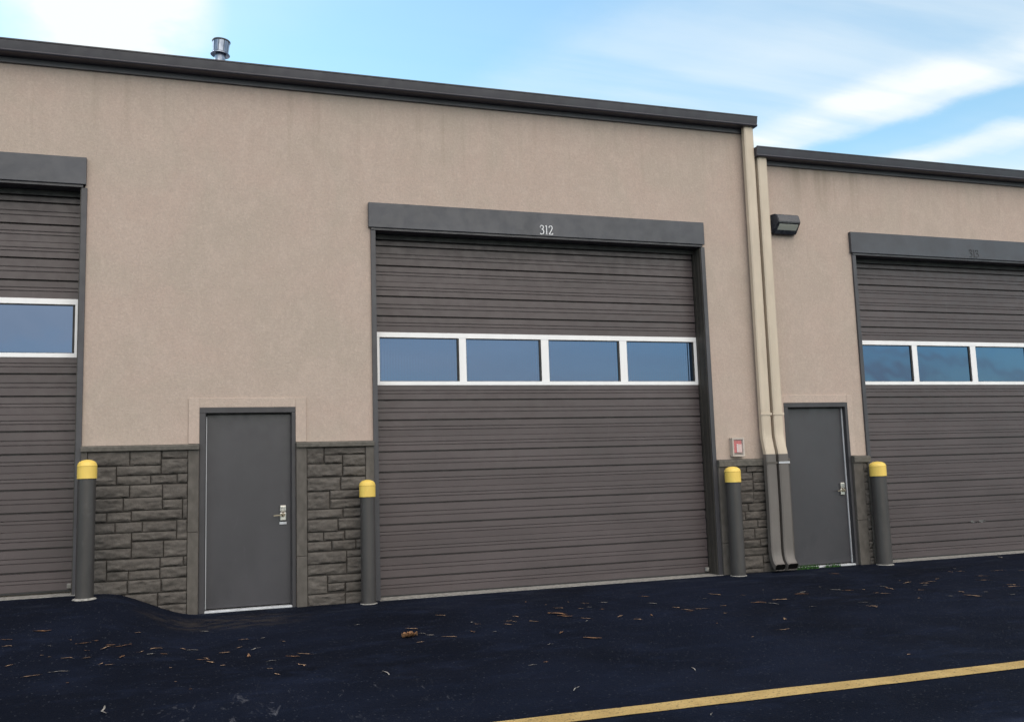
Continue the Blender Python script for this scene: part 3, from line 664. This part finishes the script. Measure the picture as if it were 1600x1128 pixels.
LITTER = [(-1.3,-1.63,0.147,-0.18,1),(-1.55,-1.79,0.106,-0.54,0),(-1.51,-1.96,0.08,-0.33,0),(-0.93,-2.04,0.123,0.11,0),(-0.84,-1.98,0.052,-0.16,0),(-0.72,-2.07,0.098,-0.24,0),(-0.62,-2.06,0.162,0.46,0),(-0.74,-2.14,0.153,0.98,0),(-0.88,-2.22,0.041,-0.37,0),(-0.37,-2.04,0.161,0.56,0),(-0.34,-2.02,0.078,-0.1,0),(-0.47,-2.18,0.059,0.7,0),(-0.4,-2.23,0.09,-0.04,0),(-0.29,-2.19,0.081,-0.69,0),(-1.21,-2.26,0.027,0.39,0),(-1.15,-2.31,0.036,-0.11,0),(-1.01,-2.37,0.094,-0.26,0),(-0.86,-2.39,0.077,0.28,0),(-0.6,-2.35,0.093,1.14,0),(-0.74,-2.54,0.062,1.23,0),(-0.68,-2.57,0.079,-0.01,0),(-1.03,-2.68,0.154,-0.01,0),(-1.21,-2.72,0.146,0.23,0),(-1.41,-2.43,0.087,0.82,0),(-0.14,-1.97,0.089,-0.97,0),(-0.07,-2.03,0.144,-0.29,0),(0.04,-1.18,0.098,-0.68,0),(-0.53,-1.6,0.076,0.27,0),(0.02,-2.43,0.121,-0.54,0),(0.05,-2.39,0.077,-1.0,0),(0.08,-2.55,0.099,-1.02,0),(0.18,-2.72,0.042,0.2,0),(0.2,-2.24,0.094,-0.02,0),(0.38,-1.76,0.09,-0.08,0),(0.33,-2.08,0.072,0.75,0),(0.46,-2.19,0.114,0.92,0),(0.39,-2.43,0.168,-1.61,0),(0.56,-2.7,0.082,0.12,0),(0.53,-2.97,0.059,-0.41,0),(0.74,-2.61,0.13,-0.54,0),(0.84,-2.55,0.155,-0.76,0),(0.78,-2.94,0.102,-1.08,0),(0.57,-3.18,0.079,-1.12,0),(1.47,-1.48,0.09,0.29,0),(0.55,-1.77,0.043,0.08,0),(0.71,-1.99,0.062,-0.92,0),(-0.22,-2.66,0.027,-0.13,0),(-0.06,-3.39,0.021,0.29,0),(-0.61,-3.75,0.219,-1.44,2),(-0.93,-2.96,0.025,0.71,0),(-0.17,-3.12,0.02,-0.34,0),(-1.04,-1.93,0.029,-0.92,0),(-1.19,-2.04,0.043,-0.26,0),(1.91,-1.89,0.12,-0.51,0),(1.95,-2.15,0.073,-0.69,0),(2.0,-2.26,0.092,-0.74,0),(2.14,-2.41,0.145,-0.55,0),(2.52,-1.83,0.057,0.9,0),(2.54,-1.94,0.077,-0.57,0),(2.86,-1.93,0.079,0.0,0),(2.81,-2.08,0.105,-0.96,0),(2.9,-1.98,0.07,-0.75,0),(3.0,-1.74,0.073,-0.76,0),(3.08,-2.04,0.115,-0.92,0),(2.4,-2.27,0.088,-1.32,0),(2.59,-2.36,0.035,-0.42,0),(3.56,-1.49,0.109,-0.69,0),(3.43,-1.79,0.225,-1.0,1),(3.45,-1.94,0.152,-0.74,1),(3.79,-1.19,0.02,-0.46,0),(3.51,-1.24,0.02,-0.46,0),(3.92,-1.34,0.089,-0.77,0),(3.76,-1.61,0.064,-0.86,0),(3.87,-1.58,0.064,-0.86,0),(4.12,-1.38,0.105,-0.87,0),(3.94,-1.75,0.047,-0.71,0),(3.6,-2.13,0.138,-0.76,0),(3.56,-2.25,0.045,0.38,0),(3.95,-2.17,0.103,0.65,0),(4.04,-2.38,0.089,-0.94,0),(4.69,-1.2,0.137,-0.69,0),(5.22,-1.61,0.064,-0.45,0),(5.46,-1.44,0.127,-1.1,0),(4.68,-1.97,0.085,-0.9,0),(4.72,-2.12,0.112,-0.66,0),(4.72,-2.19,0.093,-0.17,0),(4.88,-2.14,0.159,-0.28,0),(5.17,-2.08,0.067,-0.44,0),(3.14,-2.64,0.102,0.83,0),(2.87,-3.06,0.05,0.35,0),(3.3,-2.98,0.165,-0.76,1),(2.48,-3.7,0.076,0.08,0),(2.61,-3.65,0.037,-0.01,0),(2.51,-4.52,0.115,0.94,2),(3.54,-4.35,0.126,-1.78,2),(4.98,-2.43,0.043,-0.7,0),(1.36,-3.51,0.189,-1.54,2),(4.57,-1.65,0.122,-1.17,0),(3.38,-0.96,0.041,-1.28,0),(1.85,-2.52,0.063,0.18,0),(2.33,-1.34,0.116,-0.77,0),(4.26,-2.24,0.092,-1.97,0),(5.45,-1.43,0.169,-1.17,0),(5.18,-2.09,0.045,-0.7,0),(5.7,-1.61,0.058,-0.46,0),(5.6,-2.08,0.157,-0.36,1),(5.68,-2.19,0.173,-1.1,0),(5.9,-2.04,0.18,-0.37,0),(6.32,-1.82,0.143,-0.36,1),(6.4,-1.72,0.148,0.03,0),(5.95,-2.52,0.076,-0.44,0),(6.81,-1.49,0.043,-0.11,0),(6.82,-1.74,0.152,-0.94,0),(6.92,-1.83,0.13,-0.45,0),(7.43,-1.78,0.135,-0.91,0),(7.41,-1.93,0.189,-1.58,0),(7.08,-2.1,0.064,-0.45,0),(7.14,-2.17,0.116,-0.67,0),(6.56,-2.55,0.121,-0.63,0),(6.48,-2.76,0.13,-1.2,0),(6.52,-2.75,0.085,-1.36,0),(7.91,-1.52,0.02,-0.47,0),(7.88,-1.68,0.147,0.22,0),(8.02,-1.8,0.111,-0.46,0),(7.91,-1.93,0.081,-0.46,0),(8.18,-1.74,0.112,-0.46,0),(8.38,-1.62,0.053,-0.16,0),(9.2,-1.03,0.1,-1.15,2),(9.09,-1.23,0.168,-1.39,0),(8.96,-1.21,0.061,-1.15,0),(7.94,-2.43,0.097,-1.73,0),(7.86,-2.67,0.194,-1.35,0),(9.0,-1.66,0.155,-0.58,0),(8.76,-1.94,0.173,-0.73,0),(9.53,-1.4,0.16,-0.6,0),(8.79,-2.31,0.101,-0.74,0),(8.68,-2.43,0.219,-0.45,0),(7.64,-2.59,0.077,-0.28,0),(7.63,-2.16,0.125,-0.56,0),(5.02,-3.35,0.133,0.06,0),(7.25,-2.56,0.054,0.03,0),(8.29,-2.78,0.073,-1.23,0),(8.16,-2.55,0.05,-1.0,0),(9.78,-1.52,0.058,-0.48,0),(7.61,-0.69,0.156,-1.05,0),(6.1,-1.39,0.033,-1.58,0),(4.6,-3.51,0.02,-0.43,0),(5.31,-4.61,0.043,0.1,0),(3.01,-5.51,0.048,0.94,2),(5.33,-2.92,0.1,-2.08,0),(4.63,-2.86,0.022,0.6,0),(4.96,-2.45,0.02,-0.43,0),(10.63,-0.35,0.201,-1.78,0),(7.11,-1.86,0.032,-1.53,0)]
for x, y, L, an, k in LITTER:
    me = rnd.choice(KIND[k]); nm, lab, cat, grp = INFO[k]
    o = bpy.data.objects.new(nm, me); C.objects.link(o)
    wd = (1 if L > .12 else 1.5)*L
    o.location = (x, y, ground_z(x, y)+.006*noise.noise((x*.9, y*.9, 3))+.002); o.rotation_euler = (0, 0, an+rnd.uniform(-.1, .1)); o.scale = (L*1.05, max(.12, wd), max(.12, L))
    tag(o, lab, cat, grp)
mb = MB(); lx, ly = 1.79, -2.25; lz = ground_z(lx, ly)
for (cx0, cy0, s_, an, ht) in ((0, 0, .62, .35, .035), (.05, .02, .5, -.2, .03)):
    V = []
    for i in range(13):
        u = i/12-.5; row = []
        for j in range(9):
            v_ = j/8-.5; wd = .075*math.sqrt(max(0, 1-(u*2)**2))+.002; xx = u*.19*s_; yy = v_*2*wd*s_
            zz_ = .008+ht*(abs(v_)*1.7)**1.6+.03*u*u+.008*math.sin(u*14+j)
            row.append(mb.bm.verts.new((lx+cx0+xx*math.cos(an)-yy*math.sin(an), ly+cy0+xx*math.sin(an)+yy*math.cos(an), lz+zz_)))
        V.append(row)
    for i in range(12):
        for j in range(8): mb.bm.faces.new((V[i][j], V[i+1][j], V[i+1][j+1], V[i][j+1]))
tag(mb.build('dry_leaf', M['bark'], norm=False, smooth=60), 'curled brown dead leaf on the asphalt before the 312 garage door', 'leaf')
